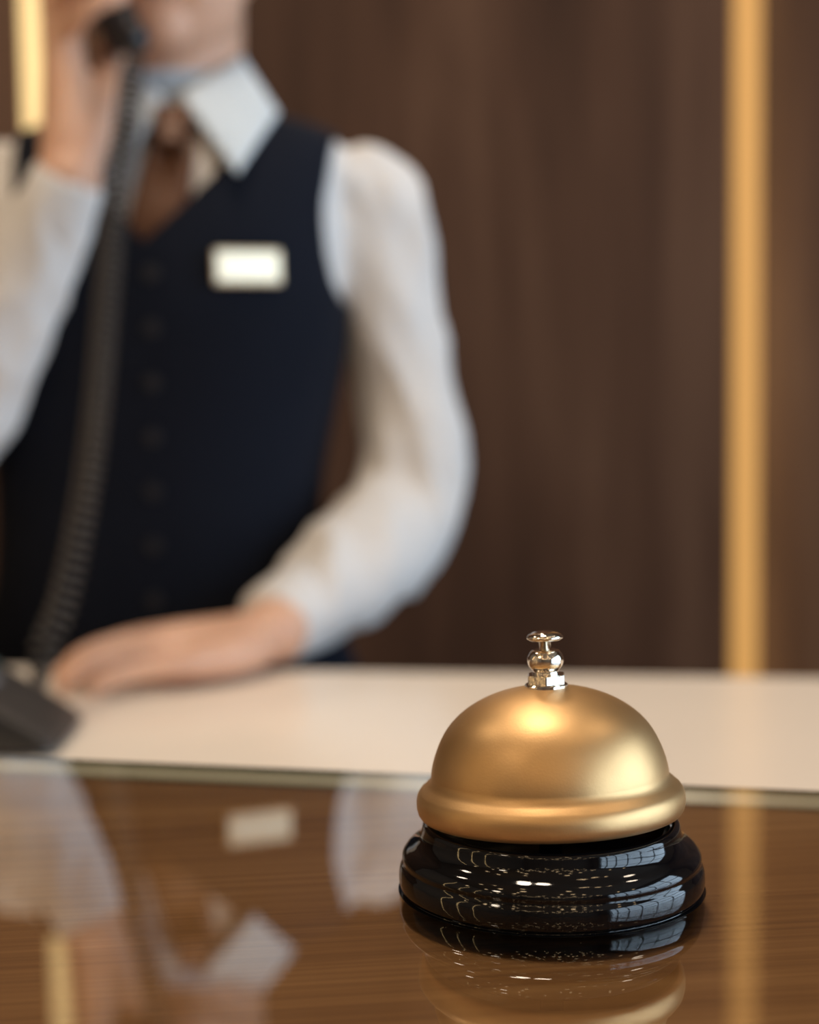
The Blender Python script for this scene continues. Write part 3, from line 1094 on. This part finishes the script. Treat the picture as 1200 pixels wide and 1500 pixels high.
for xx in (-.02, -.17):
    for yy in (Y0 + .02, Y1 - .02):
        bm = bmesh.new()
        bmesh.ops.create_cone(bm, cap_ends=True, segments=16, radius1=.007, radius2=.007, depth=.004)
        bmesh.ops.transform(bm, matrix=Matrix.Translation((px0 + xx, yy, DESK_Z + .002)), verts=bm.verts)
        from_bm('rubber_foot', bm, M['phone_side'], ph, False)
# keypad and display high on the slope
sl = Vector((-.088, 0, .055)).normalized(); sn = Vector((.055, 0, .088)).normalized()
org = Vector((px0 - .007, Y0, DESK_Z + .015))
fm = Matrix((sl, Vector((0, 1, 0)), sn)).transposed().to_4x4()
for r_ in range(3):
    for c_ in range(4):
        p = org + sl * (.045 + r_ * .013) + Vector((0, .012 + c_ * .0125, 0))
        bm = bmesh.new(); box(bm, (-.0045, -.0048, -.001), (.0045, .0048, .0025), .001)
        bmesh.ops.transform(bm, matrix=Matrix.Translation(p) @ fm, verts=bm.verts)
        from_bm('key', bm, M['key'], ph, False)
bm = bmesh.new(); box(bm, (-.016, -.012, -.001), (.016, .012, .001), .0006)
bmesh.ops.transform(bm, matrix=Matrix.Translation(org + sl * .066 + Vector((0, .074, 0))) @ fm, verts=bm.verts)
from_bm('display', bm, M['screen'], ph, False)
for yy in (Y0 + .023, Y1 - .023):
    bm = bmesh.new()
    box(bm, (px0 - .18, yy - .02, DESK_Z + .074), (px0 - .11, yy + .02, DESK_Z + .087), .004)
    from_bm('cradle', bm, M['phone'], ph, False)

# ------------------------------------------------------------------ lights
def area(name, loc, target, sx, sy, power, col, shape='RECTANGLE', spread=pi):
    l = bpy.data.lights.new(name, 'AREA')
    l.shape = shape; l.size = sx; l.size_y = sy; l.energy = power; l.color = col; l.spread = spread
    o = bpy.data.objects.new(name, l); COL.objects.link(o)
    o.location = loc
    o.rotation_euler = (Vector(target) - Vector(loc)).to_track_quat('-Z', 'Y').to_euler()
    return o


# daylight outside the glazed wall
area('daylight', (XR + .32, (WY0 + WY1) / 2, (WZ0 + WZ1) / 2), (0, (WY0 + WY1) / 2, (WZ0 + WZ1) / 2), WY1 - WY0, WZ1 - WZ0, 230, (.66, .83, 1.0))
# warm ceiling panels
for x, y, p, r in ((-.32, .72, 7, .2), (-.05, .72, 7, .2), (-.32, 1.0, 7, .2), (-.05, 1.0, 7, .2), (-1.9, -1.0, 8, .3), (1.4, .9, 6, .3), (-1.5, 1.2, 8, .3), (-.2, 2.0, 10, .3)):
    area('downlight', (x, y, ZC - .02), (x, y, 0), r, r, p * .85, (1.0, .83, .64), 'DISK')
# slim amber wall lights along the lobby's left wall
for y in (-.9, -.2, .5):
    area('wall_light', (XL + .03, y, 1.7), (0, y, 1.7), .03, 2.6, 2.2, (1.0, .68, .3))
# strings of small warm bulbs in the lobby
for i in range(70):
    l = bpy.data.lights.new('lobby_bulb', 'POINT')
    l.energy = .8; l.color = (1.0, .70, .38); l.shadow_soft_size = .04
    o = bpy.data.objects.new('lobby_bulb', l); COL.objects.link(o)
    o.location = (random.uniform(-1.9, 1.9), -3.8 + .5 * (i % 9) + random.uniform(-.05, .05), 2.35 + .22 * random.randint(0, 3) + random.uniform(-.03, .03))
w = bpy.data.worlds.new('world'); S.world = w; w.use_nodes = True
w.node_tree.nodes['Background'].inputs['Color'].default_value = (.62, .78, 1.0, 1)
w.node_tree.nodes['Background'].inputs['Strength'].default_value = 1.0
